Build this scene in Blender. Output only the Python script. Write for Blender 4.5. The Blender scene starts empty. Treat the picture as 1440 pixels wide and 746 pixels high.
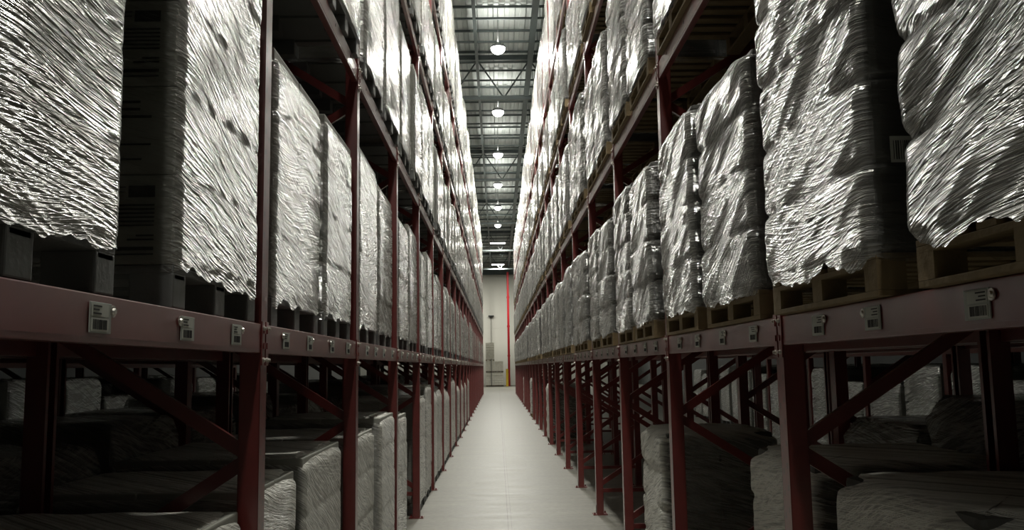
import bpy, bmesh, math, random
from mathutils import Matrix, Vector, noise
random.seed(7)
S = bpy.context.scene
COL = S.collection

# ------------------------------------------------------------------ camera, world, exposure
CAMZ = 2.0204
F_ = Vector((0.01797633, 0.99305886, 0.11623665))
R_ = Vector((0.99974327, -0.01624894, -0.01579156))
U_ = Vector((0.01379322, -0.11649068, 0.993096))
cd = bpy.data.cameras.new('camera')
cam = bpy.data.objects.new('camera', cd); COL.objects.link(cam)
cd.sensor_width = 36; cd.lens = 1223.4 / 1440 * 36; cd.clip_start = .05; cd.clip_end = 300
m = Matrix((R_, U_, -F_)).transposed().to_4x4(); m.translation = (0, 0, CAMZ)
cam.matrix_world = m
S.camera = cam
S.view_settings.view_transform = 'Standard'
S.view_settings.look = 'None'
S.view_settings.exposure = 0.0
S.view_settings.gamma = 1.0
S.view_settings.use_curve_mapping = False
w = bpy.data.worlds.new('world'); S.world = w; w.use_nodes = True
w.node_tree.nodes['Background'].inputs[0].default_value = (.75, .9, .85, 1)
w.node_tree.nodes['Background'].inputs[1].default_value = 0.0
LAMP_W = 410.0          # one high-bay lamp
SIDE_LAMP_W = 85.0
UP_W = 17.0
REAR_W = 280.0         # added fill lamps behind the camera, dimmer than the rest
LAMP_Y0, LAMP_DY = 27.0, 7.03
LAMP_Z = 12.2

# ------------------------------------------------------------------ rack dimensions
XL, XR = 1.083, 1.32
BAY = 2.7
NB = 24                                  # bays in each rack row
def PY(k): return 1.37 + BAY * k         # centre of upright k
BEAM_TOP = [2.234, 4.425, 6.62, 8.82]
BEAM_H = 0.134
FD = 1.06                                # depth of an upright frame
ORD = ['first', 'second', 'third', 'fourth', 'fifth', 'sixth', 'seventh', 'eighth', 'ninth', 'tenth',
       'eleventh', 'twelfth', 'thirteenth', 'fourteenth', 'fifteenth', 'sixteenth', 'seventeenth',
       'eighteenth', 'nineteenth', 'twentieth', 'twenty-first', 'twenty-second', 'twenty-third',
       'twenty-fourth', 'twenty-fifth', 'twenty-sixth']

# ------------------------------------------------------------------ node helpers
def new_mat(name):
    m = bpy.data.materials.new(name); m.use_nodes = True
    nt = m.node_tree; nt.nodes.clear()
    return m, nt
def N(nt, t, **kw):
    n = nt.nodes.new(t)
    for k, v in kw.items():
        if k.startswith('i_'):
            key = k[2:]
            key = int(key) if key.isdigit() else key.replace('_', ' ')
            n.inputs[key].default_value = v
        else: setattr(n, k, v)
    return n
def L(nt, a, b): nt.links.new(a, b)
def math_(nt, op, a, b=None, c=None, clamp=False):
    n = nt.nodes.new('ShaderNodeMath'); n.operation = op; n.use_clamp = clamp
    for i, v in enumerate((a, b, c)):
        if v is None: continue
        if isinstance(v, (int, float)): n.inputs[i].default_value = v
        else: nt.links.new(v, n.inputs[i])
    return n.outputs[0]
def principled(name, col, rough=.5, metal=0., bump=0., bscale=40., var=0., vscale=3., spec=.5):
    m, nt = new_mat(name)
    o = N(nt, 'ShaderNodeOutputMaterial'); p = N(nt, 'ShaderNodeBsdfPrincipled')
    p.inputs['Base Color'].default_value = (*col, 1); p.inputs['Roughness'].default_value = rough
    p.inputs['Metallic'].default_value = metal; p.inputs['Specular IOR Level'].default_value = spec
    tc = N(nt, 'ShaderNodeTexCoord')
    nz = N(nt, 'ShaderNodeTexNoise'); nz.inputs['Scale'].default_value = vscale; nz.inputs['Detail'].default_value = 5
    L(nt, tc.outputs['Object'], nz.inputs['Vector'])
    if var:
        mx = N(nt, 'ShaderNodeMix', data_type='RGBA')
        L(nt, nz.outputs['Fac'], mx.inputs[0])
        mx.inputs[6].default_value = (*[c * (1 - var) for c in col], 1)
        mx.inputs[7].default_value = (*[min(1, c * (1 + var)) for c in col], 1)
        L(nt, mx.outputs[2], p.inputs['Base Color'])
    if bump:
        n2 = N(nt, 'ShaderNodeTexNoise'); n2.inputs['Scale'].default_value = bscale; n2.inputs['Detail'].default_value = 3
        L(nt, tc.outputs['Object'], n2.inputs['Vector'])
        b = N(nt, 'ShaderNodeBump'); b.inputs['Strength'].default_value = bump; b.inputs['Distance'].default_value = .01
        L(nt, n2.outputs['Fac'], b.inputs['Height']); L(nt, b.outputs[0], p.inputs['Normal'])
    L(nt, p.outputs[0], o.inputs[0])
    return m

def film_mat(name, opacity=.5, side_clear=.5, tint=(.80, .80, .77), rough=.2, strength=1.0, fine=70., side=1, slopes=(.9, -.1)):
    """stretch film pulled tight in diagonal bands: straight creases, their glints put in as paler film, over a half clear skin"""
    m, nt = new_mat(name)
    out = N(nt, 'ShaderNodeOutputMaterial')
    tc = N(nt, 'ShaderNodeTexCoord'); oi = N(nt, 'ShaderNodeObjectInfo')
    sp = N(nt, 'ShaderNodeSeparateXYZ'); L(nt, tc.outputs['Object'], sp.inputs[0])
    rnd = math_(nt, 'MULTIPLY', oi.outputs['Random'], 37.)
    u = math_(nt, 'ADD', sp.outputs['X'], sp.outputs['Y'])
    z = sp.outputs['Z']
    def noise2(a, b, c, detail, dist=0.):
        cc = N(nt, 'ShaderNodeCombineXYZ')
        for i, q in enumerate((a, b, c)): L(nt, q, cc.inputs[i])
        q = N(nt, 'ShaderNodeTexNoise'); q.inputs['Scale'].default_value = 1.; q.inputs['Detail'].default_value = detail
        q.inputs['Distortion'].default_value = dist; L(nt, cc.outputs[0], q.inputs['Vector']); return q.outputs['Fac']
    bend = math_(nt, 'MULTIPLY', math_(nt, 'SUBTRACT', noise2(math_(nt, 'MULTIPLY', u, 1.7), math_(nt, 'MULTIPLY', z, 1.7), rnd, 1), .5), .22)
    creases = []
    for j, (bw, off, sc, wt) in enumerate(((.52, .0, fine, 1.0), (.37, 5.3, fine * .45, .9), (.8, 9.1, fine * 2.1, .6))):
        zb = math_(nt, 'ADD', math_(nt, 'ADD', z, math_(nt, 'MULTIPLY', u, .3 * side)), bend)
        band = math_(nt, 'FLOOR', math_(nt, 'DIVIDE', math_(nt, 'ADD', zb, off), bw))
        wn = N(nt, 'ShaderNodeTexWhiteNoise', noise_dimensions='1D')
        L(nt, math_(nt, 'ADD', math_(nt, 'MULTIPLY', band, 1.37), rnd), wn.inputs['W'])
        sl = math_(nt, 'MULTIPLY', math_(nt, 'ADD', math_(nt, 'MULTIPLY', wn.outputs['Value'], slopes[0] - slopes[1]), slopes[1]), float(side))
        a = math_(nt, 'ADD', math_(nt, 'ADD', z, math_(nt, 'MULTIPLY', u, sl)), math_(nt, 'MULTIPLY', bend, .5))
        f = noise2(math_(nt, 'MULTIPLY', u, 1.5 + j), math_(nt, 'MULTIPLY', a, sc), math_(nt, 'ADD', rnd, band), 1.5, .12)
        rr = math_(nt, 'SUBTRACT', 1., math_(nt, 'ABSOLUTE', math_(nt, 'MULTIPLY', math_(nt, 'SUBTRACT', f, .5), 6.)), None, True)
        creases.append(math_(nt, 'MULTIPLY', math_(nt, 'POWER', rr, 1.5), wt))
    csum = math_(nt, 'ADD', math_(nt, 'ADD', creases[0], creases[1]), creases[2])
    patch = noise2(math_(nt, 'MULTIPLY', u, 3.), math_(nt, 'MULTIPLY', z, 5.), math_(nt, 'ADD', rnd, 11.), 3, .5)
    cr = N(nt, 'ShaderNodeTexNoise'); cr.inputs['Scale'].default_value = 16; cr.inputs['Detail'].default_value = 4; cr.inputs['Distortion'].default_value = .8
    L(nt, tc.outputs['Object'], cr.inputs['Vector'])
    h2 = math_(nt, 'ADD', csum, math_(nt, 'MULTIPLY', cr.outputs['Fac'], .7))
    b = N(nt, 'ShaderNodeBump'); b.inputs['Strength'].default_value = strength; b.inputs['Distance'].default_value = .010
    L(nt, h2, b.inputs['Height'])
    p = N(nt, 'ShaderNodeBsdfPrincipled')
    p.inputs['Base Color'].default_value = (*tint, 1); p.inputs['Roughness'].default_value = rough
    p.inputs['Specular IOR Level'].default_value = .5; p.inputs['IOR'].default_value = 1.5
    L(nt, b.outputs[0], p.inputs['Normal'])
    t = N(nt, 'ShaderNodeBsdfTransparent'); t.inputs[0].default_value = (.9, .9, .89, 1)
    ns = N(nt, 'ShaderNodeSeparateXYZ'); L(nt, tc.outputs['Normal'], ns.inputs[0])
    # clearer skin on short sides; on right and floor loads it adds painted shade
    thin = math_(nt, 'SUBTRACT', 1., math_(nt, 'MULTIPLY', math_(nt, 'POWER', math_(nt, 'ABSOLUTE', ns.outputs['Y']), 3.), side_clear))
    fac = math_(nt, 'ADD', math_(nt, 'MULTIPLY', csum, .44), math_(nt, 'ADD', math_(nt, 'MULTIPLY', math_(nt, 'SUBTRACT', patch, .5), .35), opacity - .25))  # creases turn paler, putting their glints into the opacity
    fac = math_(nt, 'MULTIPLY', math_(nt, 'MAXIMUM', fac, .04), thin, None, True)
    g = N(nt, 'ShaderNodeBsdfGlossy'); g.inputs['Roughness'].default_value = rough * .8; g.inputs['Color'].default_value = (.9, .9, .88, 1); L(nt, b.outputs[0], g.inputs['Normal'])
    lw = N(nt, 'ShaderNodeFresnel'); lw.inputs['IOR'].default_value = 1.5; L(nt, b.outputs[0], lw.inputs['Normal'])
    base = N(nt, 'ShaderNodeMixShader'); L(nt, math_(nt, 'MULTIPLY', lw.outputs[0], .7), base.inputs[0]); L(nt, t.outputs[0], base.inputs[1]); L(nt, g.outputs[0], base.inputs[2])
    mx = N(nt, 'ShaderNodeMixShader'); L(nt, fac, mx.inputs[0]); L(nt, base.outputs[0], mx.inputs[1]); L(nt, p.outputs[0], mx.inputs[2])
    L(nt, mx.outputs[0], out.inputs[0])
    return m

def punched_mat(name, col):
    """red rack paint with the two rows of punched slots on the faces looking across the aisle"""
    m, nt = new_mat(name)
    out = N(nt, 'ShaderNodeOutputMaterial'); p = N(nt, 'ShaderNodeBsdfPrincipled')
    tc = N(nt, 'ShaderNodeTexCoord'); sp = N(nt, 'ShaderNodeSeparateXYZ'); L(nt, tc.outputs['Object'], sp.inputs[0])
    ns = N(nt, 'ShaderNodeSeparateXYZ'); L(nt, tc.outputs['Normal'], ns.inputs[0])
    face = math_(nt, 'GREATER_THAN', math_(nt, 'ABSOLUTE', ns.outputs['X']), .8)
    def slot(y0, zo):
        fy = math_(nt, 'LESS_THAN', math_(nt, 'ABSOLUTE', math_(nt, 'SUBTRACT', sp.outputs['Y'], y0)), .007)
        fz = math_(nt, 'ABSOLUTE', math_(nt, 'SUBTRACT', math_(nt, 'FRACT', math_(nt, 'DIVIDE', math_(nt, 'ADD', sp.outputs['Z'], zo), .1)), .5))
        return math_(nt, 'MULTIPLY', fy, math_(nt, 'LESS_THAN', fz, .13))
    mask = math_(nt, 'MULTIPLY', face, math_(nt, 'MAXIMUM', slot(-.026, 0.), slot(.026, .03)))
    nz = N(nt, 'ShaderNodeTexNoise'); nz.inputs['Scale'].default_value = 9; nz.inputs['Detail'].default_value = 6
    L(nt, tc.outputs['Object'], nz.inputs['Vector'])
    c1 = N(nt, 'ShaderNodeMix', data_type='RGBA'); L(nt, nz.outputs['Fac'], c1.inputs[0])
    c1.inputs[6].default_value = (*[c * .7 for c in col], 1); c1.inputs[7].default_value = (*[c * 1.25 for c in col], 1)
    c2 = N(nt, 'ShaderNodeMix', data_type='RGBA'); L(nt, mask, c2.inputs[0]); L(nt, c1.outputs[2], c2.inputs[6])
    c2.inputs[7].default_value = (.004, .002, .002, 1)
    L(nt, c2.outputs[2], p.inputs['Base Color']); p.inputs['Roughness'].default_value = .33
    p.inputs['Specular IOR Level'].default_value = .7
    p.inputs['Coat Weight'].default_value = .9; p.inputs['Coat Roughness'].default_value = .3
    L(nt, p.outputs[0], out.inputs[0])
    return m

RED = (.16, .021, .018)
M = {}
M['red'] = principled('red_rack_paint', RED, .32, var=.25, vscale=6, spec=.7)
M['post'] = punched_mat('punched_red_paint', RED)
for n_ in M['red'].node_tree.nodes:
    if n_.type == 'BSDF_PRINCIPLED': n_.inputs['Coat Weight'].default_value = .9; n_.inputs['Coat Roughness'].default_value = .3
M['steel'] = principled('zinc_steel', (.62, .60, .55), .3, 1.)
M['film_left'] = film_mat('stretch_film_fine_creases', .30, .93, tint=(.68, .68, .63), rough=.24, side=1, fine=44., slopes=(.5, -.22))
M['film_right'] = film_mat('stretch_film_loose_bands', .30, .85, tint=(.60, .60, .57), rough=.22, fine=50., side=1, slopes=(.62, -.15))
M['film_floor'] = film_mat('stretch_film_brightened', .68, .75, tint=(.84, .83, .76), rough=.3, side=1, fine=60., slopes=(.62, .04))  # paler, denser copy making up for light missing at floor level
M['carton'] = principled('grey_white_carton', (.34, .34, .30), .7, bump=.2, bscale=8, var=.08)
M['carton_dark'] = principled('dull_packed_goods', (.07, .068, .06), .6, bump=.4, bscale=6, var=.4, vscale=2)
M['carton_brown'] = principled('brown_cardboard', (.33, .25, .15), .75, var=.12)
M['ink'] = principled('black_print', (.012, .012, .012), .6)
M['plastic'] = principled('grey_plastic_pallet', (.15, .155, .15), .45, bump=.15, var=.15)
M['wood'] = principled('raw_pine', (.22, .16, .08), .7, bump=.4, bscale=30, var=.35, vscale=9)
M['label'] = principled('label_sleeve', (.42, .44, .40), .3)
M['label_paper'] = principled('label_paper', (.55, .56, .50), .5)
M['deck'] = principled('ceiling_sheet_grey', (.75, .80, .79), .55, metal=.0, var=.06)
M['girder'] = principled('dark_steel_paint', (.11, .135, .135), .5)
M['wall'] = principled('pale_wall_panel', (.70, .69, .62), .6, var=.05, vscale=.5)
M['wall_dim'] = principled('darkened_wall', (.06, .065, .065), .6, var=.1)  # wall tone darkened so the gaps between racks look shaded
M['stack'] = principled('cream_banded_cartons', (.78, .75, .65), .7, var=.25, vscale=6)
M['black'] = principled('black_metal', (.02, .02, .02), .5)
M['yellow'] = principled('yellow_guard_paint', (.85, .58, .04), .45)
M['redpipe'] = principled('red_pipe_paint', (.55, .02, .03), .4)
M['housing'] = principled('lamp_housing_grey', (.35, .36, .36), .4, metal=.6)

def floor_mat():
    m, nt = new_mat('polished_concrete')
    out = N(nt, 'ShaderNodeOutputMaterial'); p = N(nt, 'ShaderNodeBsdfPrincipled')
    tc = N(nt, 'ShaderNodeTexCoord'); sp = N(nt, 'ShaderNodeSeparateXYZ'); L(nt, tc.outputs['Object'], sp.inputs[0])
    mp = N(nt, 'ShaderNodeMapping'); mp.inputs['Scale'].default_value = (.5, 2.2, 1); L(nt, tc.outputs['Object'], mp.inputs[0])
    n1 = N(nt, 'ShaderNodeTexNoise'); n1.inputs['Scale'].default_value = 1.6; n1.inputs['Detail'].default_value = 7; n1.inputs['Roughness'].default_value = .62
    L(nt, mp.outputs[0], n1.inputs['Vector'])
    n2 = N(nt, 'ShaderNodeTexNoise'); n2.inputs['Scale'].default_value = 14; n2.inputs['Detail'].default_value = 5
    L(nt, tc.outputs['Object'], n2.inputs['Vector'])
    mx = N(nt, 'ShaderNodeMix', data_type='RGBA')
    L(nt, math_(nt, 'MULTIPLY', math_(nt, 'SUBTRACT', math_(nt, 'ADD', n1.outputs['Fac'], math_(nt, 'MULTIPLY', n2.outputs['Fac'], .4)), .42), 1.9, None, True), mx.inputs[0])
    mx.inputs[6].default_value = (.12, .117, .10, 1); mx.inputs[7].default_value = (.27, .262, .225, 1)
    # saw-cut joints: a double one along the aisle, single ones across
    def line(coord, x0, wd): return math_(nt, 'LESS_THAN', math_(nt, 'ABSOLUTE', math_(nt, 'SUBTRACT', coord, x0)), wd)
    ln = math_(nt, 'MAXIMUM', line(sp.outputs['X'], .105, .005), line(sp.outputs['X'], .15, .003))
    fr = math_(nt, 'FRACT', math_(nt, 'DIVIDE', math_(nt, 'SUBTRACT', sp.outputs['Y'], 10.05), 7.1))
    ln = math_(nt, 'MAXIMUM', ln, math_(nt, 'LESS_THAN', math_(nt, 'ABSOLUTE', math_(nt, 'SUBTRACT', fr, .5)), .0012))
    m2 = N(nt, 'ShaderNodeMix', data_type='RGBA'); L(nt, math_(nt, 'MULTIPLY', ln, .8), m2.inputs[0])
    L(nt, mx.outputs[2], m2.inputs[6]); m2.inputs[7].default_value = (.07, .065, .055, 1)
    L(nt, m2.outputs[2], p.inputs['Base Color'])
    L(nt, math_(nt, 'ADD', math_(nt, 'MULTIPLY', n1.outputs['Fac'], .3), .30), p.inputs['Roughness']); p.inputs['Specular IOR Level'].default_value = .42
    b = N(nt, 'ShaderNodeBump'); b.inputs['Strength'].default_value = .15; b.inputs['Distance'].default_value = .01
    L(nt, n1.outputs['Fac'], b.inputs['Height']); L(nt, b.outputs[0], p.inputs['Normal'])
    L(nt, p.outputs[0], out.inputs[0]); return m
M['floor'] = floor_mat()

def emit_mat(name, col, s):
    m, nt = new_mat(name); o = N(nt, 'ShaderNodeOutputMaterial'); e = N(nt, 'ShaderNodeEmission')
    e.inputs[0].default_value = (*col, 1); e.inputs[1].default_value = s; L(nt, e.outputs[0], o.inputs[0]); return m
M['diffuser'] = emit_mat('lit_lamp_diffuser', (1, .98, .93), 12.)

# ------------------------------------------------------------------ mesh helpers
class MB:
    def __init__(s): s.v = []; s.f = []; s.mi = []
    def add(s, v, f, mi=0):
        o = len(s.v); s.v += [tuple(a) for a in v]; s.f += [tuple(i + o for i in g) for g in f]; s.mi += [mi] * len(f)
    def box(s, x0, x1, y0, y1, z0, z1, mi=0, bev=0.):
        if bev <= 0:
            v = [(x, y, z) for z in (z0, z1) for y in (y0, y1) for x in (x0, x1)]
            s.add(v, [(0, 2, 3, 1), (4, 5, 7, 6), (0, 1, 5, 4), (2, 6, 7, 3), (0, 4, 6, 2), (1, 3, 7, 5)], mi)
        else:
            bm = bmesh.new()
            bmesh.ops.create_cube(bm, size=1)
            for q in bm.verts: q.co = Vector(((x0 + x1) / 2 + q.co.x * (x1 - x0), (y0 + y1) / 2 + q.co.y * (y1 - y0), (z0 + z1) / 2 + q.co.z * (z1 - z0)))
            bmesh.ops.bevel(bm, geom=bm.edges[:], offset=bev, segments=2, affect='EDGES', profile=.6)
            bm.verts.index_update()
            s.add([q.co for q in bm.verts], [[q.index for q in f.verts] for f in bm.faces], mi); bm.free()
    def bar(s, a, b, wd, th, mi=0, up=(0, 1, 0)):
        a = Vector(a); b = Vector(b); d = (b - a).normalized(); n = Vector(up); n = (n - d * n.dot(d)).normalized(); t = d.cross(n)
        v = []
        for p in (a, b):
            for i, j in ((-1, -1), (1, -1), (1, 1), (-1, 1)): v.append(p + t * wd / 2 * i + n * th / 2 * j)
        s.add(v, [(0, 1, 2, 3), (7, 6, 5, 4), (0, 4, 5, 1), (1, 5, 6, 2), (2, 6, 7, 3), (3, 7, 4, 0)], mi)
    def cyl(s, a, b, r, n=14, mi=0, r2=None):
        a = Vector(a); b = Vector(b); d = (b - a).normalized(); h = Vector((1, 0, 0)) if abs(d.x) < .9 else Vector((0, 1, 0))
        e = d.cross(h).normalized(); g = d.cross(e); r2 = r if r2 is None else r2
        v = [a + (e * math.cos(i * 2 * math.pi / n) + g * math.sin(i * 2 * math.pi / n)) * r for i in range(n)]
        v += [b + (e * math.cos(i * 2 * math.pi / n) + g * math.sin(i * 2 * math.pi / n)) * r2 for i in range(n)]
        f = [(i, (i + 1) % n, n + (i + 1) % n, n + i) for i in range(n)] + [tuple(range(n))[::-1], tuple(range(n, 2 * n))]
        s.add(v, f, mi)
    def merge(s, me, loc, mats=None, sx=1, rz=0., sc=(1, 1, 1)):
        o = len(s.v); c, n = math.cos(rz), math.sin(rz)
        for q in me.vertices:
            x, y, z = q.co.x * sx * sc[0], q.co.y * sc[1], q.co.z * sc[2]
            s.v.append((loc[0] + c * x - n * y, loc[1] + n * x + c * y, loc[2] + z))
        for p in me.polygons:
            i = [a + o for a in p.vertices]
            s.f.append(tuple(i[::-1] if sx < 0 else i)); s.mi.append(mats[p.material_index] if mats else p.material_index)
    def mesh(s, name, mats, smooth=False):
        me = bpy.data.meshes.new(name); me.from_pydata(s.v, [], s.f)
        for q in (mats if isinstance(mats, (list, tuple)) else [mats]): me.materials.append(q)
        me.polygons.foreach_set('material_index', s.mi)
        if smooth: me.polygons.foreach_set('use_smooth', [True] * len(s.f))
        me.update(); return me
    def build(s, name, mats, parent=None, loc=None, smooth=False):
        return put(name, s.mesh(name, mats, smooth), parent, loc)
def put(name, me, parent=None, loc=None):
    o = bpy.data.objects.new(name, me); COL.objects.link(o)
    if parent: o.parent = parent
    if loc is not None: o.location = loc
    return o
def tag(o, label, cat, group=None, kind=None):
    if label: o['label'] = label
    if cat: o['category'] = cat
    if group: o['group'] = group
    if kind: o['kind'] = kind
    return o
def empty(name, loc, label, cat, group=None):
    o = bpy.data.objects.new(name, None); COL.objects.link(o); o.location = loc; o.empty_display_size = .1
    return tag(o, label, cat, group)
def copy_tree(o, parent=None):
    c = o.copy(); COL.objects.link(c); c.parent = parent
    for ch in [q for q in o.children]: copy_tree(ch, c)
    return c
def struct(o): o['kind'] = 'structure'; return o

# ------------------------------------------------------------------ shell of the hall
XW, YB, YE, ZC = 15.0, -24.0, 96.0, 13.5
b = MB(); b.box(-XW - .3, XW + .3, YB - .3, YE + .3, -.25, 0); struct(b.build('floor', M['floor']))
# ribbed steel deck: trapezoid ribs running along the hall
b = MB(); x = -XW - .2; prof = []
while x < XW + .2: prof += [(x, ZC), (x + .16, ZC), (x + .19, ZC + .06), (x + .32, ZC + .06)]; x += .35
v = [(px, YB - .2, pz) for px, pz in prof] + [(px, YE + .2, pz) for px, pz in prof]; n = len(prof)
b.add(v, [(i, i + 1, n + i + 1, n + i) for i in range(n - 1)])
b.box(-XW - .3, XW + .3, YB - .3, YE + .3, ZC + .08, ZC + .2)
struct(b.build('ceiling', M['deck']))
for nm, bx in (('wall_left', (-XW - .3, -XW, YB, YE)), ('wall_right', (XW, XW + .3, YB, YE)), ('wall_rear', (-XW, XW, YB - .3, YB))):
    b = MB(); b.box(bx[0], bx[1], bx[2], bx[3], 0, ZC + .1); struct(b.build(nm, M['wall_dim']))
b = MB(); b.box(-XW, XW, YE, YE + .3, 0, ZC + .1)
x = -XW
while x < XW: b.box(x, x + 1.08, YE - .03, YE + .01, 0.02, 6.2); b.box(x, x + 1.08, YE - .03, YE + .01, 6.24, 12.2); x += 1.1
struct(b.build('wall_far', M['wall']))
TR = 0
def trim(b, mat):
    global TR; TR += 1
    return struct(b.build('trim_%d' % TR, mat))
# header beam across the far wall, the two long roof beams, the cross joists and the girders
b = MB(); b.box(-XW, XW, YE - .5, YE - .35, 12.15, 12.75); trim(b, M['girder'])
for x, wd in ((-.60, .10), (1.32, .19)):
    b = MB(); b.box(x - wd / 2, x + wd / 2, YB, YE, 12.98, 13.0); b.box(x - wd / 2, x + wd / 2, YB, YE, 13.2, 13.22); b.box(x - .012, x + .012, YB, YE, 13.0, 13.2); trim(b, M['girder'])
y = 12.55
while y < 95:
    b = MB()
    b.bar((-XW, y, 13.44), (XW, y, 13.44), .06, .07, up=(0, 0, 1)); b.bar((-XW, y, 13.05), (XW, y, 13.05), .06, .06, up=(0, 0, 1))
    x = -6.0
    while x < 7: b.cyl((x, y, 13.05), (x, y, 13.42), .012, 6); x += 1.5
    trim(b, M['girder']); y += 2.007
for k in range(-3, 5):
    y = 30.9 + 13.95 * k
    b = MB()
    b.box(-XW, XW, y - .1, y + .1, 13.22, 13.40); b.box(-XW, XW, y - .09, y + .09, 11.72, 11.84)
    x0 = -.60; p = 1.92
    for j in range(-6, 7):
        xa = x0 + j * p
        b.bar((xa, y, 13.24), (xa + p / 2, y, 11.8), .05, .05); b.bar((xa + p / 2, y, 11.8), (xa + p, y, 13.24), .05, .05)
    trim(b, M['girder'])

# ------------------------------------------------------------------ high-bay lamps
def lamp(x, y, z, watts, label, group):
    r = empty('high_bay_lamp', (x, y, z), label, 'lamp', group)
    if lamp.me is None:
        b = MB(); b.cyl((0, 0, .02), (0, 0, .07), .24, 28); b.cyl((0, 0, .07), (0, 0, .17), .15, 24, r2=.10)
        for i in range(12):
            a = i * math.pi / 6; b.bar((.1 * math.cos(a), .1 * math.sin(a), .10), (.21 * math.cos(a), .21 * math.sin(a), .10), .07, .012, up=(-math.sin(a), math.cos(a), 0))
        h = b.mesh('lamp_housing', M['housing'])
        b = MB(); rs = [(.235 * math.cos(a), -.20 * math.sin(a) + .02) for a in (0, .35, .7, 1.0, 1.3)]
        b.v = [(rr * math.cos(i * math.pi / 14), rr * math.sin(i * math.pi / 14), zz) for rr, zz in rs for i in range(28)]
        b.f = [(j * 28 + i, (j + 1) * 28 + i, (j + 1) * 28 + (i + 1) % 28, j * 28 + (i + 1) % 28) for j in range(4) for i in range(28)] + [tuple(range(112, 140))]; b.mi = [0] * len(b.f)
        d = b.mesh('diffuser', M['diffuser'])
        b = MB(); b.cyl((0, 0, .17), (0, 0, 1.36), .012, 8); b.cyl((0, 0, .16), (0, 0, .2), .05, 10); s = b.mesh('hanging_rod', M['housing'])
        lamp.me = (h, d, s)
    put('lamp_housing', lamp.me[0], r); put('diffuser', lamp.me[1], r); put('hanging_rod', lamp.me[2], r)
    ld = bpy.data.lights.new('lamp_light', 'AREA'); ld.shape = 'DISK'; ld.size = .44; ld.energy = watts; ld.color = (1., .98, .89)
    lo = bpy.data.objects.new('lamp_light', ld); COL.objects.link(lo); lo.parent = r; lo.location = (0, 0, -.19)
    # added upward light above each housing, brightens the roof deck
    ld = bpy.data.lights.new('added_uplight', 'AREA'); ld.shape = 'DISK'; ld.size = .3; ld.energy = UP_W; ld.color = (1., .98, .89)
    lo = bpy.data.objects.new('added_uplight', ld); COL.objects.link(lo); lo.parent = r; lo.location = (0, 0, .23); lo.rotation_euler.x = math.pi
    return r
lamp.me = None
for k in [-6, -5] + list(range(-3, 6)):  # the rear two are added as fill for the camera-facing sides
    y = LAMP_Y0 + LAMP_DY * k
    lamp(.15, y, LAMP_Z, LAMP_W if k > -4 else REAR_W, ('round high-bay lamp hanging over the aisle, %s one visible counted from the camera' % ORD[k]) if k >= 0 else 'round high-bay lamp over the aisle, above the photo, %s of three' % ORD[k + 3] if k > -4 else 'added fill lamp above and behind the camera, %s of the two' % ('nearer' if k == -5 else 'farther'), 'lamps over the aisle')
def linear_lamp(x, y, z, watts, label):
    r = empty('linear_high_bay_lamp', (x, y, z), label, 'lamp', 'linear lamps at the far end')
    b = MB(); b.box(-.65, .65, -.14, .14, .03, .10, bev=.01)
    for i in range(11): b.box(-.6 + i * .12 - .008, -.6 + i * .12 + .008, -.12, .12, .10, .16)
    b.build('lamp_housing', M['housing'], r)
    b = MB(); b.box(-.62, .62, -.11, -.01, -.03, .03, bev=.01); b.box(-.62, .62, .01, .11, -.03, .03, bev=.01); b.build('diffuser', M['diffuser'], r)
    for e in (-.5, .5): b = MB(); b.cyl((e, 0, .15), (e, 0, 13.5 - z), .008, 8); b.build('hanging_rod', M['housing'], r)
    ld = bpy.data.lights.new('lamp_light', 'AREA'); ld.shape = 'RECTANGLE'; ld.size = 1.24; ld.size_y = .24; ld.energy = watts; ld.color = (1., .98, .89)
    lo = bpy.data.objects.new('lamp_light', ld); COL.objects.link(lo); lo.parent = r; lo.location = (0, 0, -.04)
linear_lamp(.15, 71.3, LAMP_Z, LAMP_W * 1.5, 'wide linear lamp over the aisle near its far end, nearer of the centre pair')
linear_lamp(.15, 86.5, LAMP_Z, LAMP_W * 1.5, 'wide linear lamp close to the far wall, in line with the aisle')
linear_lamp(-4.5, 86.5, LAMP_Z, LAMP_W * 2, 'added hidden lamp brightening the far wall, behind the left rack')  # added out of sight to brighten the far wall
linear_lamp(4.5, 86.5, LAMP_Z, LAMP_W * 2, 'added hidden lamp brightening the far wall, behind the right rack')  # its twin, also added only to light the far wall
for s, side in ((-1, 'left'), (1, 'right')):
    for k in range(3):
        lamp(s * 5.0, 15 + 9. * k, LAMP_Z, SIDE_LAMP_W * (.4 if s < 0 else 1.5), 'high-bay lamp over the neighbouring %s aisle, %s from the camera' % (side, ORD[k]), 'lamps over the neighbouring aisles')

# ------------------------------------------------------------------ upright frames
def frame_parts():
    H = 10.9
    # C section post: web looks at the aisle (local -x side = aisle), open to the rack
    def post():
        b = MB(); wd, dp, t = .105, .095, .004
        b.box(0, t, -wd / 2, wd / 2, .01, H); b.box(0, dp, -wd / 2, -wd / 2 + t, .01, H); b.box(0, dp, wd / 2 - t, wd / 2, .01, H)
        b.box(dp - t, dp, -wd / 2, -wd / 2 + .025, .01, H); b.box(dp - t, dp, wd / 2 - .025, wd / 2, .01, H)
        return b.mesh('post', M['post'])
    b = MB(); b.box(-.05, .145, -.085, .085, 0, .01); b.box(0, .004, -.06, .06, .01, .12)
    for sx, sy in ((-.03, -.065), (.125, .065)): b.cyl((sx, sy, .0), (sx, sy, .035), .011, 8)
    plate = b.mesh('base_plate', M['red'])
    b = MB(); b.bar((.05, 0, 0), (FD - .05, 0, 0), .05, .03); hb = b.mesh('horizontal_brace', M['red'])
    b = MB(); b.bar((.06, 0, 0), (FD - .06, 0, .60), .062, .03); db = b.mesh('diagonal_brace', M['red'])
    return post(), plate, hb, db
POST, PLATE, HB, DB = frame_parts()
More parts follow.
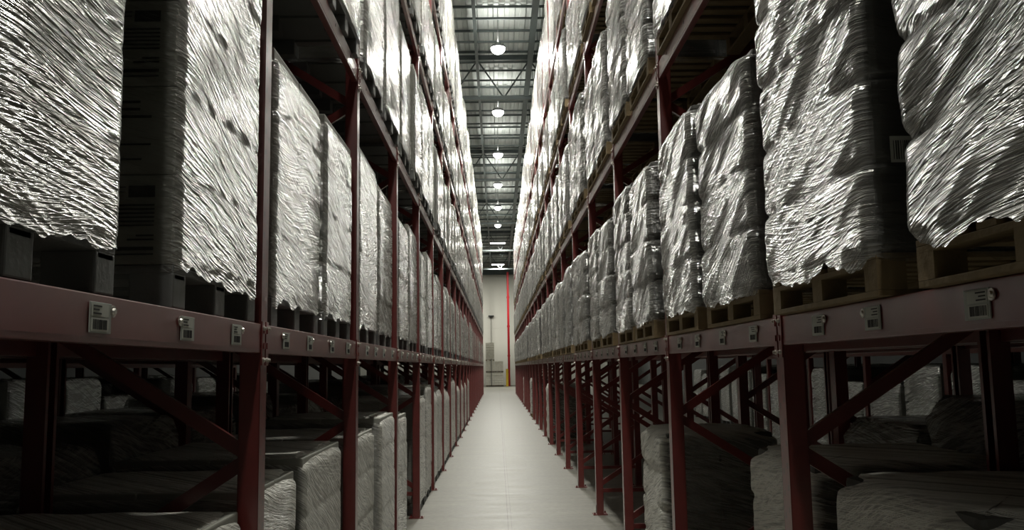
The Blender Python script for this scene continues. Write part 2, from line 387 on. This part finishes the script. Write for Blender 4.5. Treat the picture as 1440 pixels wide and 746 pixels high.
def frame(x, y, side, label, group, proto=None, full=True):
    r = empty('upright_frame', (x, y, 0), label, 'rack frame', group)
    r.scale.x = side
    put('post', POST, r); q = put('post', POST, r, (FD, 0, 0)); q.scale.x = -1
    put('base_plate', PLATE, r); q = put('base_plate', PLATE, r, (FD, 0, 0)); q.scale.x = -1
    for z in (.32, 10.7): put('horizontal_brace', HB, r, (0, 0, z))
    z = .40; up = True
    while z < 10.3:
        q = put('diagonal_brace', DB, r, (0, 0, z) if up else (0, 0, z + .6))
        if not up: q.scale.z = -1
        z += .62; up = not up
    return r
# first column of a row: front post's aisle face at x, depth away from the aisle
rowB = {-1: -XL - FD - .22 - FD, 1: XR + FD + .22 + FD}
for s, side, X in ((-1, 'left', XL), (1, 'right', XR)):
    for k in range(0, NB + 1):
        frame(s * X, PY(k), s, ('tall red upright frame, %s side of the aisle, %s one seen from the camera' % (side, ORD[k - 1])) if k else 'tall red upright frame beside the camera on the %s, outside the photo' % side, 'upright frames along the %s of the aisle' % side)
    for k in range(0, 11):
        frame(s * (X + FD + .22), PY(k), s, ('dark red frame in the %s rear rack row, %s one seen from the camera' % (side, ORD[k - 2])) if k > 1 else 'dark red frame of the %s rear rack row outside the photo, %s one' % (side, ('nearer', 'farther')[k]), 'upright frames of the rear rack row on the %s' % side)
    for k in range(0, 8):
        frame(s * (X + FD * 2 + .22 + 2.6), PY(k), s, 'red frame across the neighbouring aisle on the %s, %s from the camera' % (side, ORD[k]), 'upright frames across the neighbouring aisle on the %s' % side)

# ------------------------------------------------------------------ beams
BL = BAY - .111
def beam_mesh():
    b = MB(); t = .045; h = BEAM_H
    # stepped box beam: local x = 0 is the aisle face
    b.box(0, t, -BL / 2, BL / 2, -h, 0, bev=.004)
    b.box(-.0015, .004, -BL / 2, BL / 2, -h * .86, -h * .83)
    return b.mesh('beam_bar', M['red'])
def conn_mesh():
    b = MB(); b.box(-.007, -.001, -.045, .0, -.19, .012, bev=.001)
    for z in (-.03, -.10): b.box(-.012, -.006, -.036, -.022, z - .014, z + .014)
    return b.mesh('end_connector', M['red'])
def bolt_mesh():
    b = MB(); b.cyl((-.007, 0, 0), (-.013, 0, 0), .011, 10); b.cyl((-.013, 0, 0), (-.022, 0, 0), .007, 8); return b.mesh('bolt', M['steel'])
def beam_holes():
    b = MB(); b.merge(beam_mesh(), (0, 0, 0))
    for y in (-.95, -.35, .35, .95): b.cyl((-.001, y, -.05), (.003, y, -.05), .012, 12, mi=1)
    return b.mesh('beam_bar', [M['red'], M['black']])
BEAM_UP = beam_holes()
BEAM, CONN, BOLT = beam_mesh(), conn_mesh(), bolt_mesh()
def label_mesh(kind):
    b = MB(); wd, h = .118, .078
    wd, h = (.128, .084)
    b.box(-.006, -.002, -wd / 2, wd / 2, -h, 0, 0, bev=.0015)
    b.box(-.008, -.0055, -wd / 2 + .008, wd / 2 - .022, -h * .46, -.005, 1)
    b.box(-.008, -.0055, -wd / 2 + .008, wd / 2 - .022, -h + .005, -h * .52, 1)
    random.seed(kind)
    y = -wd / 2 + .014
    while y < wd / 2 - .032:
        q = random.choice((.0016, .003, .0045)); b.box(-.0088, -.0078, y, y + q, -h + .010, -h * .56, 2); y += q + random.choice((.0022, .004))
    for i in range(3): b.box(-.0088, -.0078, -wd / 2 + .014, -wd / 2 + .014 + random.uniform(.03, .07), -.013 - i * .010, -.009 - i * .010, 2)
    me = b.mesh('location_label', [M['label'], M['label_paper'], M['ink']])
    b = MB(); b.cyl((-.004, 0, 0), (-.007, 0, 0), .017, 18); b.cyl((-.007, 0, 0), (-.013, 0, 0), .010, 14, r2=.008)
    return me, b.mesh('round_tag', M['steel'])
LAB = [label_mesh(i) for i in range(3)]
LEVW = ['first', 'second', 'third', 'top']
CUSTOM_LAB = {(-1, 0): [(2.385, 1), (3.055, -1), (3.63, 1), (1.75, 1)], (1, 0): [(2.36, -1), (3.03, 1), (3.555, -1), (1.75, 1)]}
beams_left = 300
def beam(X, s, k, lev, label, group, labs=True, bolts=True):
    y = PY(k) + BAY / 2
    r = empty('rack_crossbar', (s * X, y, BEAM_TOP[lev]), label, 'shelf beam', group); r.scale.x = s
    put('beam_bar', BEAM_UP if lev else BEAM, r)
    for e in (-1, 1):
        q = put('end_connector', CONN, r, (0, e * BL / 2 + e * .0, 0)); q.scale.y = -1 if e > 0 else 1
        q.location.y = e * (BL / 2)
        if bolts:
            for z in (-.02, -.165): put('bolt', BOLT, q, (0, -.022, z))
    if labs:
        ys = CUSTOM_LAB.get((s, k)) or [(PY(k) + d + random.uniform(-.06, .06), random.choice((-1, 1))) for d in (.45, 1.02, 1.6, 2.2)]
        for yy, e in ys:
            me, tg = LAB[random.randrange(3)]
            q = put('location_label', me, r, (0, yy - y, -.022)); q['label'] = 'grey bar-coded location label'
            put('round_tag', tg, q, (0, e * .075, -.02))
    return r
for s, side, X in ((-1, 'left', XL), (1, 'right', XR)):
    for lev in range(4):
        for k in range(NB):
            beam(X, s, k, lev, 'red %s-level shelf beam, front of the %s rack, %s bay from the camera' % (LEVW[lev], side, ORD[k]),
                 'front shelf beams of the %s rack' % side, labs=(lev == 0 and k < 12) or (lev == 1 and k < 1), bolts=(k < 8))
for s, side, X in ((-1, 'left', XL), (1, 'right', XR)):
    for lev in range(4):
        for k in range(13 if lev < 2 else 13):
            r = empty('rack_crossbar', (s * (X + FD), PY(k) + BAY / 2, BEAM_TOP[lev]), 'rear red shelf beam, %s rack, %s level, %s bay from the camera' % (side, LEVW[lev], ORD[k]), 'shelf beam', 'rear shelf beams of the %s rack' % side)
            r.scale.x = -s; put('beam_bar', BEAM, r)
# the remaining, mostly hidden beams
b = MB()
for s, X in ((-1, XL), (1, XR)):
    for lev in range(4):
        for k in range(NB):
            if k >= 13: b.merge(BEAM, (s * (X + FD), PY(k) + BAY / 2, BEAM_TOP[lev]), sx=-s)
            if k < 10 and lev < 3:
                b.merge(BEAM, (s * (X + FD + .22), PY(k) + BAY / 2, BEAM_TOP[lev]), sx=s)
                b.merge(BEAM, (s * (X + 2 * FD + .22), PY(k) + BAY / 2, BEAM_TOP[lev]), sx=-s)
                if k < 7: b.merge(BEAM, (s * (X + 2 * FD + 2.82), PY(k) + BAY / 2, BEAM_TOP[lev]), sx=s)
tag(b.build('hidden_shelf_beams', M['red']), 'red shelf beams deep inside the racks, behind the pallets of both sides', 'shelf beam', kind='stuff')

# ------------------------------------------------------------------ pallets
def pallet_plastic(w, d):
    b = MB(); h = .145
    b.box(-d / 2, d / 2, -w / 2, w / 2, h - .028, h, bev=.004)
    for i in (-1, 0, 1):
        for j in (-1, 0, 1):
            cx, cy = i * (d / 2 - .075), j * (w / 2 - .06); b.box(cx - .075, cx + .075, cy - .06, cy + .06, 0, h - .026, bev=.006)
        cy = i * (w / 2 - .06)
        b.box(-d / 2, d / 2, cy - .045, cy + .045, h - .045, h - .027)
    return b.mesh('pallet', M['plastic'])
def pallet_wood(w, d):
    b = MB(); h = .145
    for i in range(7):
        y = -w / 2 + i * (w - .095) / 6; b.box(-d / 2, d / 2, y, y + .095, h - .02, h, bev=.002)
    for i in (-1, 0, 1):
        cx = i * (d / 2 - .05)
        b.box(cx - .05, cx + .05, -w / 2, w / 2, h - .042, h - .021, bev=.002)
        for j in (-1, 0, 1):
            cy = j * (w / 2 - .05); b.box(cx - .05, cx + .05, cy - .05, cy + .05, .021, h - .041)
        b.box(cx - .05, cx + .05, -w / 2, w / 2, 0, .02, bev=.002)
    return b.mesh('pallet', M['wood'])

# ------------------------------------------------------------------ wrapped loads
def shell(w, d, h, step, style, seed, hem=.05, off=.012):
    """film skin round a load: rounded box outline, tiers, creases pulled in and out; base at z=0"""
    rc = .035 if style == 'carton' else .035
    pts = []
    def side(p0, p1, n):
        n_ = max(1, int((Vector(p1) - Vector(p0)).length / step))
        for i in range(n_):
            t = i / n_; pts.append(((p0[0] + (p1[0] - p0[0]) * t, p0[1] + (p1[1] - p0[1]) * t), n))
    hx, hy = d / 2, w / 2
    def arc(cx, cy, a0):
        for i in range(3):
            a = a0 + (i / 3) * math.pi / 2
            pts.append(((cx + rc * math.cos(a), cy + rc * math.sin(a)), (math.cos(a), math.sin(a))))
    side((hx, -hy + rc), (hx, hy - rc), (1, 0)); arc(hx - rc, hy - rc, 0)
    side((hx - rc, hy), (-hx + rc, hy), (0, 1)); arc(-hx + rc, hy - rc, math.pi / 2)
    side((-hx, hy - rc), (-hx, -hy + rc), (-1, 0)); arc(-hx + rc, -hy + rc, math.pi)
    side((-hx + rc, -hy), (hx - rc, -hy), (0, -1)); arc(hx - rc, -hy + rc, -math.pi / 2)
    n = len(pts); nz = max(6, int(h / step)); rnd = random.Random(seed)
    tier = .31 if style == 'carton' else .30
    nt = max(2, round(h / tier)); tier = h / nt
    tsh = [(rnd.uniform(-1, 1), rnd.uniform(-1, 1)) for _ in range(nt + 1)]
    sv = Vector((seed * 3.1, seed * 1.7, seed * .9))
    V = []; Fc = []
    for iz in range(nz + 1):
        z = h * iz / nz
        ti = min(nt - 1, int(z / tier)); tz = z / tier - ti
        for (p, nn) in pts:
            q = Vector((p[0], p[1], z)); cnr = max(0, 1 - (hx - abs(p[0])) / .25, 0) * max(0, 1 - (hy - abs(p[1])) / .25)
            if style == 'carton':
                o = off + .003 * noise.noise(q * 2.3 + sv) + .0015 * noise.noise(Vector((q.x * 2, q.y * 2, (q.z + .5 * (q.y + q.x)) * 20)) + sv)
                o -= .004 * (1 - min(1, min(tz, 1 - tz) * 10))
                o += tsh[ti][0] * .004
            else:
                bul = 1 - (abs(2 * tz - 1)) ** 9
                cn = min(1, max(0, (abs(p[0] * nn[1] + p[1] * nn[0]) - (hx if abs(nn[1]) > .5 else hy) + .22) / .2)); o = off + .014 - (.004 + .026 * cn) * (1 - bul) + .011 * noise.noise(Vector((q.x * 2, q.y * 2, (q.z + .5 * (q.y + q.x)) * 4)) + sv) + .005 * noise.noise(Vector((q.x * 3, q.y * 3, (q.z + .55 * (q.x + q.y)) * 15)) + sv)
                sh = tsh[ti]
                o += .007 * (sh[0] * nn[0] + sh[1] * nn[1])
            zz = z
            if iz == 0:
                zz = -hem * (.45 + .9 * noise.noise(Vector((q.x * 5, q.y * 5, 3.3)) + sv) + .5 * noise.noise(Vector((q.x * 17, q.y * 17, 1.3)) + sv)); o += .004
            elif iz == 1:
                o -= .001
            # rounded shoulder
            r = max(0, z - (h - .08)) / .08
            o -= .035 * r * r; zz -= .05 * r * (cnr if style != 'carton' else .6 * cnr)
            V.append((p[0] + nn[0] * o, p[1] + nn[1] * o, zz))
    for iz in range(nz):
        for i in range(n):
            j = (i + 1) % n; Fc.append((iz * n + i, iz * n + j, (iz + 1) * n + j, (iz + 1) * n + i))
    # top skin in shrinking rings
    base = nz * n; prev = base
    for k, sc in enumerate((.93, .75, .45, .12)):
        st = len(V)
        for i in range(n):
            x, y, _ = V[base + i]
            zz = h + .012 + .008 * noise.noise(Vector((x * 5 * sc, y * 5 * sc, k)) + sv)
            V.append((x * sc, y * sc, zz))
        for i in range(n):
            j = (i + 1) % n; Fc.append((prev + i, prev + j, st + j, st + i))
        prev = st
    Fc.append(tuple(prev + i for i in range(n)))
    return V, Fc

def carton_stack(w, d, h, style, seed, mb=None, mi=0):
    b = mb or MB(); rnd = random.Random(seed)
    if style == 'carton':
        nt = max(2, round(h / .31)); th = h / nt
        for t in range(nt):
            for i in range(2):
                for j in range(2):
                    x0, y0 = -d / 2 + i * d / 2, -w / 2 + j * w / 2
                    e = rnd.uniform(0, .006)
                    b.box(x0 + .003 + e * (i == 0), x0 + d / 2 - .003 - e * (i == 1), y0 + .003, y0 + w / 2 - .003, t * th + .001, (t + 1) * th - .001, mi, bev=.008)
    else:
        nt = max(2, round(h / .30)); th = h / nt
        for t in range(nt):
            e = [rnd.uniform(.01, .035) for _ in range(4)]
            b.box(-d / 2 + e[0], -.004, -w / 2 + e[2], w / 2 - e[3], t * th + .002, (t + 1) * th - .002, mi, bev=.03)
            b.box(.004, d / 2 - e[1], -w / 2 + e[2], w / 2 - e[3], t * th + .002, (t + 1) * th - .002, mi, bev=.03)
    return b

def low_load(w, d, h, style, seed, plastic):
    """far copies: one mesh with pallet, goods and skin"""
    b = MB(); pm = pallet_plastic(w, d) if plastic else pallet_wood(w, d)
    b.merge(pm, (0, 0, 0), mats=[0])
    b.box(-d / 2 + .04, d / 2 - .04, -w / 2 + .04, w / 2 - .04, .146, .146 + h - .03, 1)
    v, f = shell(w, d, h, .13, style, seed, hem=.03)
    o = len(b.v); b.add([(x, y, z + .147) for x, y, z in v], f, 2)
    return b

STY = {-1: ('carton', 'film_left', 'carton', True), 1: ('bulge', 'film_right', 'carton_dark', False),
       -2: ('carton', 'film_floor', 'carton', True), 2: ('bulge', 'film_floor', 'carton_dark', False)}
HI = {}; LO = {}
def hi_parts(s, w, d, h, seed, step=.022):
    key = (s, w, d, h, seed, step)
    if key not in HI:
        style, fm, cm, pl = STY[s]
        v, f = shell(w, d, h, step, style, seed); b = MB(); b.add([(x, y, z) for x, y, z in v], f)
        film = b.mesh('stretch_film', M[fm], smooth=True)
        cart = carton_stack(w, d, h, style, seed).mesh('carton_stack', M[cm])
        pal = (pallet_plastic if pl else pallet_wood)(w, d)
        HI[key] = (pal, cart, film)
    return HI[key]
def lo_mesh(s, w, d, h, seed):
    key = (s, w, d, h, seed)
    if key not in LO:
        style, fm, cm, pl = STY[s]
        me = low_load(w, d, h, style, seed, pl).mesh('wrapped_pallet_load', [M['plastic' if pl else 'wood'], M[cm], M[fm]])
        LO[key] = me
        # only the skin is smooth
        me.polygons.foreach_set('use_smooth', [p.material_index == 2 for p in me.polygons])
    return LO[key]

def put_hi(s, x, y, z, w, d, h, seed, label, group, step=.022, rz=0.):
    pal, cart, film = hi_parts(s, w, d, h, seed, step)
    r = empty('wrapped_pallet_load', (x, y, z), label, 'pallet load', group); r.rotation_euler.z = rz
    put('pallet', pal, r); put('carton_stack', cart, r, (0, 0, .147)); put('stretch_film', film, r, (0, 0, .147))
    return r
def put_lo(s, x, y, z, w, d, h, seed, label, group, rz=0.):
    o = put('wrapped_pallet_load', lo_mesh(s, w, d, h, seed), None, (x, y, z)); o.rotation_euler.z = rz
    return tag(o, label, 'pallet load', group)

LOADW = {-1: 'pale wrapped carton load', 1: 'bulging wrapped load'}
HALF = ['nearer', 'farther']
LEVL = ['first shelf', 'second shelf', 'third shelf', 'top shelf']
# (side, bay, half) -> label, centre y, width, height
CUST = {
    (-1, 0, 0): ('carton load at the left edge of the photo, tightly wrapped in glossy creased film', 1.985, .99, 1.42),
    (-1, 0, 1): ('wrapped load with grey printed cartons facing the camera, before the first left post', 3.44, 1.00, 1.56),
    (-1, 1, 0): ('film-wrapped carton load just behind the first left post, on the lowest shelf', 4.86, 1.12, 1.28),
    (-1, 1, 1): ('narrow wrapped carton load before the second left post, on the lowest shelf', 6.03, .98, 1.30),
    (1, 0, 0): ('large wrapped load at the right edge of the photo, on a wooden pallet', 2.05, 1.10, 1.56),
    (1, 0, 1): ('wrapped load with dark side and white label above the first right post', 3.42, 1.10, 1.52),
    (1, 1, 0): ('tall bulging wrapped load on wooden pallet, just beyond the first right post', 4.80, 1.05, 1.26),
    (1, 1, 1): ('wrapped load left of the second right post on the lowest shelf', 6.04, 1.07, 1.34),
}
DEP = 1.10
n_ind = 0
stuff = MB(); SM = {M['plastic'].name: 0}
SM_MATS = [M['plastic'], M['carton'], M['film_left'], M['wood'], M['carton_dark'], M['film_right']]
def stuff_load(s, x, y, z, w, d, h, seed, rz=0):
    stuff.merge(lo_mesh(s, w, d, h, seed), (x, y, z), mats=[0, 1, 2] if s < 0 else [3, 4, 5], rz=rz)

for s, side, X in ((-1, 'left', XL), (1, 'right', XR)):
    for lev in range(4):
        for k in range(NB):
            for hf in (0, 1):
                rnd = random.Random(1000 * (s + 2) + 100 * lev + 4 * k + hf)
                seed = rnd.randrange(4)
                if s < 0: w_ = (1.04, 1.10, 1.06, 1.12)[seed]; h_ = (1.28, 1.40, 1.34, 1.46)[seed]
                else: w_ = (1.04, 1.08, 1.02, 1.06)[seed]; h_ = (1.28, 1.36, 1.32, 1.40)[seed]
                D_ = DEP if s < 0 else 1.2; over = ((.055 if lev < 3 else .0) if s > 0 else (.05 if lev else 0.))
                if lev == 3: h_ = (2.3, 2.45, 2.2, 2.5)[seed]
                yc = PY(k) + ((.72, 2.0) if s < 0 else (.76, 1.97))[hf] + rnd.uniform(-.02, .02)
                if lev == 1: h_ += .10
                c = CUST.get((s, k, hf)) if lev == 0 else None
                lab = '%s, %s rack, %s, %s half of %s bay' % (LOADW[s], side, LEVL[lev], HALF[hf], ORD[k])
                grp = 'wrapped pallet loads on the %s rack' % side
                if c: lab, yc, w_, h_ = c
                xc = s * (X - over + D_ / 2 + rnd.uniform(.0, .04))
                z = BEAM_TOP[lev] + .002; rz = rnd.uniform(-.012, .012)
                if k >= 16: stuff_load(s, xc, yc, z, w_, D_, h_, seed, rz); continue
                n_ind += 1
                if c and k == 0: put_hi(s, xc, yc, z, w_, D_, h_, seed + 10 * hf + 20, lab, grp, step=.014)
                elif (lev == 0 and k < 5) or (lev == 1 and k < 5 and k > 0) or (lev == 2 and 2 < k < 6): put_hi(s, xc, yc, z, w_, D_, h_, seed, lab, grp, step=.02, rz=rz)
                else: put_lo(s, xc, yc, z, w_, D_, h_, seed, lab, grp, rz)

# floor loads along the aisle
FL = {(-1, 0, 1): (3.42, 1.06, 1.26, .06), (-1, 1, 0): (4.62, .84, 1.31, .07), (-1, 1, 1): (5.80, 1.18, 1.36, .06),
      (-1, 2, 0): (7.45, 1.1, 1.34, .05), (-1, 2, 1): (8.70, 1.05, 1.42, .01),
      (1, 0, 1): (3.38, 1.14, 1.37, .20), (1, 1, 0): (4.74, .98, 1.38, .19), (1, 2, 1): (8.12, 1.05, 1.28, .10)}
for k in range(3, 12):
    for hf in (0, 1):
        rnd = random.Random(k * 7 + hf)
        if rnd.random() < .9: FL[(-1, k, hf)] = (PY(k) + (.72, 2.0)[hf], 1.1, rnd.choice((1.46, 1.60, 1.34)), .04)
for k, hf in ((8, 0), (12, 1), (16, 0)): FL[(1, k, hf)] = (PY(k) + (.72, 2.0)[hf], 1.1, 1.4, .02)
for (s, k, hf), (yc, w_, h_, sb) in FL.items():
    side = 'left' if s < 0 else 'right'; X = XL if s < 0 else XR
    lab = '%s on floor under %s rack, %s half of %s bay' % (LOADW[s], side, HALF[hf], ORD[k])
    dp = DEP if s < 0 else .98
    a = (2 * s, s * (X + sb + dp / 2), yc, .0, w_, dp, h_, (k + hf) % 4, lab, 'wrapped loads standing on the floor')
    n_ind += 1
    (put_hi if k < 5 else put_lo)(*a)
# loads of the back-to-back rear row
for s, side, X in ((-1, 'left', XL), (1, 'right', XR)):
    for k in range(0, 10):
        for hf in (0, 1):
            for lev in (-1, 0, 1, 2):
                rnd = random.Random(9000 * (s + 2) + 100 * lev + 4 * k + hf)
                if lev == -1 and s > 0 and k > 1: continue
                seed = rnd.randrange(4); h_ = (1.3, 1.4, 1.5, 1.55)[seed] + (.15 if lev < 0 else 0)
                xc = s * (X + FD + .24 + DEP / 2); yc = PY(k) + (.72, 2.0)[hf]; z = BEAM_TOP[lev] + .002 if lev >= 0 else 0
                if lev == -1 and k < 6:
                    put_lo(s, xc, yc, z, 1.12, DEP, h_, seed, 'dim wrapped load on floor, %s rear row, %s half of %s bay' % (side, HALF[hf], ORD[k]), 'wrapped loads on the floor of the rear row')
                    n_ind += 1
                else: stuff_load(s, xc, yc, z, 1.12, DEP, h_, seed)
    for k in range(0, 8):
        for hf in (0, 1):
            for lev in (-1, 0, 1, 2):
                seed = (k + hf + lev) % 4
                xc = s * (X + 2 * FD + 2.82 + DEP / 2); yc = PY(k) + (.72, 2.0)[hf]
                stuff_load(-1, xc, yc, BEAM_TOP[lev] + .002 if lev >= 0 else 0, 1.1, DEP, (1.5, 1.75, 1.6, 1.8)[seed], seed)
for s, X in ((-1, XL), (1, XR)):
    for k in range(0, 12):
        for hf in (0, 1):
            for lev in (-1, 0):
                rnd = random.Random(k * 13 + hf * 5 + lev + s)
                if rnd.random() < .3: continue
                stuff_load(-1, s * (X + 3 * FD + 3.04 + DEP / 2), PY(k) + (.72, 2.0)[hf], BEAM_TOP[lev] + .002 if lev >= 0 else 0, 1.1, DEP, rnd.choice((1.5, 1.8, 1.65)), rnd.randrange(4))
print('individual loads', n_ind)
tag(stuff.build('distant_pallet_loads', SM_MATS, smooth=False), 'film-wrapped pallet loads filling the far end bays and the rear rack rows', 'pallet load', kind='stuff')

# ------------------------------------------------------------------ prints on the near left load and labels on the right loads
def text_mesh(txt, size, name):
    cu = bpy.data.curves.new(name, 'FONT'); cu.body = txt; cu.size = size; cu.extrude = .0006
    o = bpy.data.objects.new(name, cu); COL.objects.link(o)
    bpy.context.view_layer.update()
    me = bpy.data.meshes.new_from_object(o.evaluated_get(bpy.context.evaluated_depsgraph_get()))
    bpy.data.objects.remove(o); bpy.data.curves.remove(cu)
    me.materials.clear(); me.materials.append(M['ink']); return me
near = [o for o in COL.objects if o.get('label') == CUST[(-1, 0, 1)][0]][0]
stack = [c for c in near.children if c.name.startswith('carton_stack')][0]
nt = max(2, round(1.56 / .31)); th = 1.56 / nt; wd = 1.00; fy = -wd / 2 - .0005
TXT = text_mesh('QUEEN', .042, 'carton_print')
def strip(b, x0, x1, z, t=.006): b.box(x0, x1, -.0012, .0, z - t / 2, z + t / 2)
for t in range(nt):
    z0 = t * th; b = MB(); x1 = DEP / 2 - .07
    if t % 2 == 0:
        b.box(x1 - .09, x1, -.0012, 0, z0 + .232, z0 + .272); b.box(x1 - .33, x1 - .1, -.0012, 0, z0 + .266, z0 + .269); b.box(x1 - .33, x1 - .1, -.0012, 0, z0 + .250, z0 + .254)
        for i, l in enumerate((.12, .17, .14, .15, .31, .2)): strip(b, x1 - l, x1, z0 + .205 - i * .014)
        for i, l in enumerate((.06, .09)): strip(b, x1 - l, x1, z0 + .10 - i * .014)
        strip(b, x1 - .22, x1, z0 + .055, .012); strip(b, x1 - .22, x1, z0 + .036)
        for q in ((x1 - .47, x1 - .40, .19, .192), (x1 - .47, x1 - .40, .13, .134), (x1 - .47, x1 - .40, .03, .034), (x1 - .402, x1 - .398, .03, .192)): b.box(q[0], q[1], -.0012, 0, z0 + q[2], z0 + q[3])
    else:
        for i, l in enumerate((.30, .18, .27)): strip(b, x1 - .32, x1 - .32 + l, z0 + .105 - i * .026)
        for i, l in enumerate((.26, .26, .30)): strip(b, x1 - .32, x1 - .32 + l, z0 + .255 - i * .026, .009)
        b.box(x1 - .44, x1 - .36, -.0012, 0, z0 + .14, z0 + .21)
    pr = b.build('carton_print', M['ink'], stack, (0, fy, 0))
    pr['label'] = 'black printed text lines and boxes'
    q = put('carton_print', TXT, stack, (x1 - .32, fy, z0 + (.118 if t % 2 else .006) + .008)); q.rotation_euler.x = math.pi / 2
    if t % 2 == 0: q.scale = (.8, .5, .8); q.location.z = z0 + .228; q.location.x = x1 - .3
for key, zz in (((1, 0, 1), .34), ((1, 1, 0), .86)):
    o = [q for q in COL.objects if q.get('label') == CUST[key][0]][0]
    b = MB(); hw = CUST[key][2] / 2 + .030
    b.box(.06, .20, -hw, -hw + .002, -.04, .05, 0)
    x = .07
    while x < .185: g = random.choice((.002, .004)); b.box(x, x + g, -hw - .001, -hw + .001, -.03, .035, 1); x += g + random.choice((.003, .006))
    q = b.build('shipping_label', [M['label_paper'], M['ink']], o, (-.6, 0, .147 + zz)); q['label'] = 'white bar-coded shipping label'

# ------------------------------------------------------------------ end of the aisle
b = MB(); b.cyl((1.19, 92.6, .0), (1.19, 92.6, 12.1), .12, 16)
for z in (3.1, 6.2, 9.3): b.cyl((1.19, 92.6, z), (1.19, 92.6, z + .18), .155, 16)
tag(b.build('sprinkler_riser_pipe', M['redpipe'], smooth=False), 'tall red vertical pipe standing at the far end of the aisle', 'pipe')
b = MB(); b.box(.84, 1.10, 91.57, 91.83, 0, 1.75, bev=.05)
g = tag(b.build('guard_post', M['yellow']), 'yellow guard post at the foot of the red pipe', 'bollard')
b = MB(); b.box(.82, 1.10, 91.5, 91.9, 0, .04); b.box(.84, 1.08, 91.57, 91.83, 1.75, 1.80, bev=.02); b.build('cap_and_base', M['yellow'], g)
# carton stacks in front of the far wall
for i, (x, z, n, nm) in enumerate(((-.80, 0, 1.46, 'lower left'), (.12, 0, 1.46, 'lower right'), (-.80, 1.46, 1.2, 'middle left'), (.12, 1.46, 1.15, 'middle right'), (-.80, 2.66, 1.9, 'upper'), )):
    r = empty('stacked_carton_load', (x, 91.9, z), 'distant cream banded carton stack before the far wall, %s one' % nm, 'pallet load', 'carton stacks before the far wall')
    b = MB(); b.merge(pallet_wood(.88, 1.0), (0, 0, 0), rz=math.pi / 2); b.build('pallet', M['wood'], r)
    b = MB(); t = .146; rr = random.Random(i)
    while t < n:
        for j in (-1, 1): b.box(j * .22 - .215, j * .22 + .215, -.48, .48, t, min(t + .23, n), bev=.012)
        t += .245
    b.build('carton_stack', M['stack'], r)
b = MB(); b.box(-.70, -.64, 91.2, 91.26, 0, 2.9); b.box(-1.2, .6, 91.2, 91.26, .03, .09); b.box(-1.2, .6, 91.2, 91.26, 1.5, 1.55)
tag(b.build('stack_guard_frame', M['black']), 'thin black guard frame in front of the distant carton stacks', 'frame')
b = MB(); b.cyl((-.66, 95.75, 3.2), (-.66, 95.75, 7.6), .02, 8); b.box(-.95, -.35, 95.5, 95.95, 7.56, 7.66); b.cyl((-.66, 95.7, 7.45), (-.66, 95.7, 7.56), .14, 12)
tag(b.build('wall_signal_lamp', M['black']), 'small dark fixture on a thin pipe fixed to the far wall', 'wall fixture')
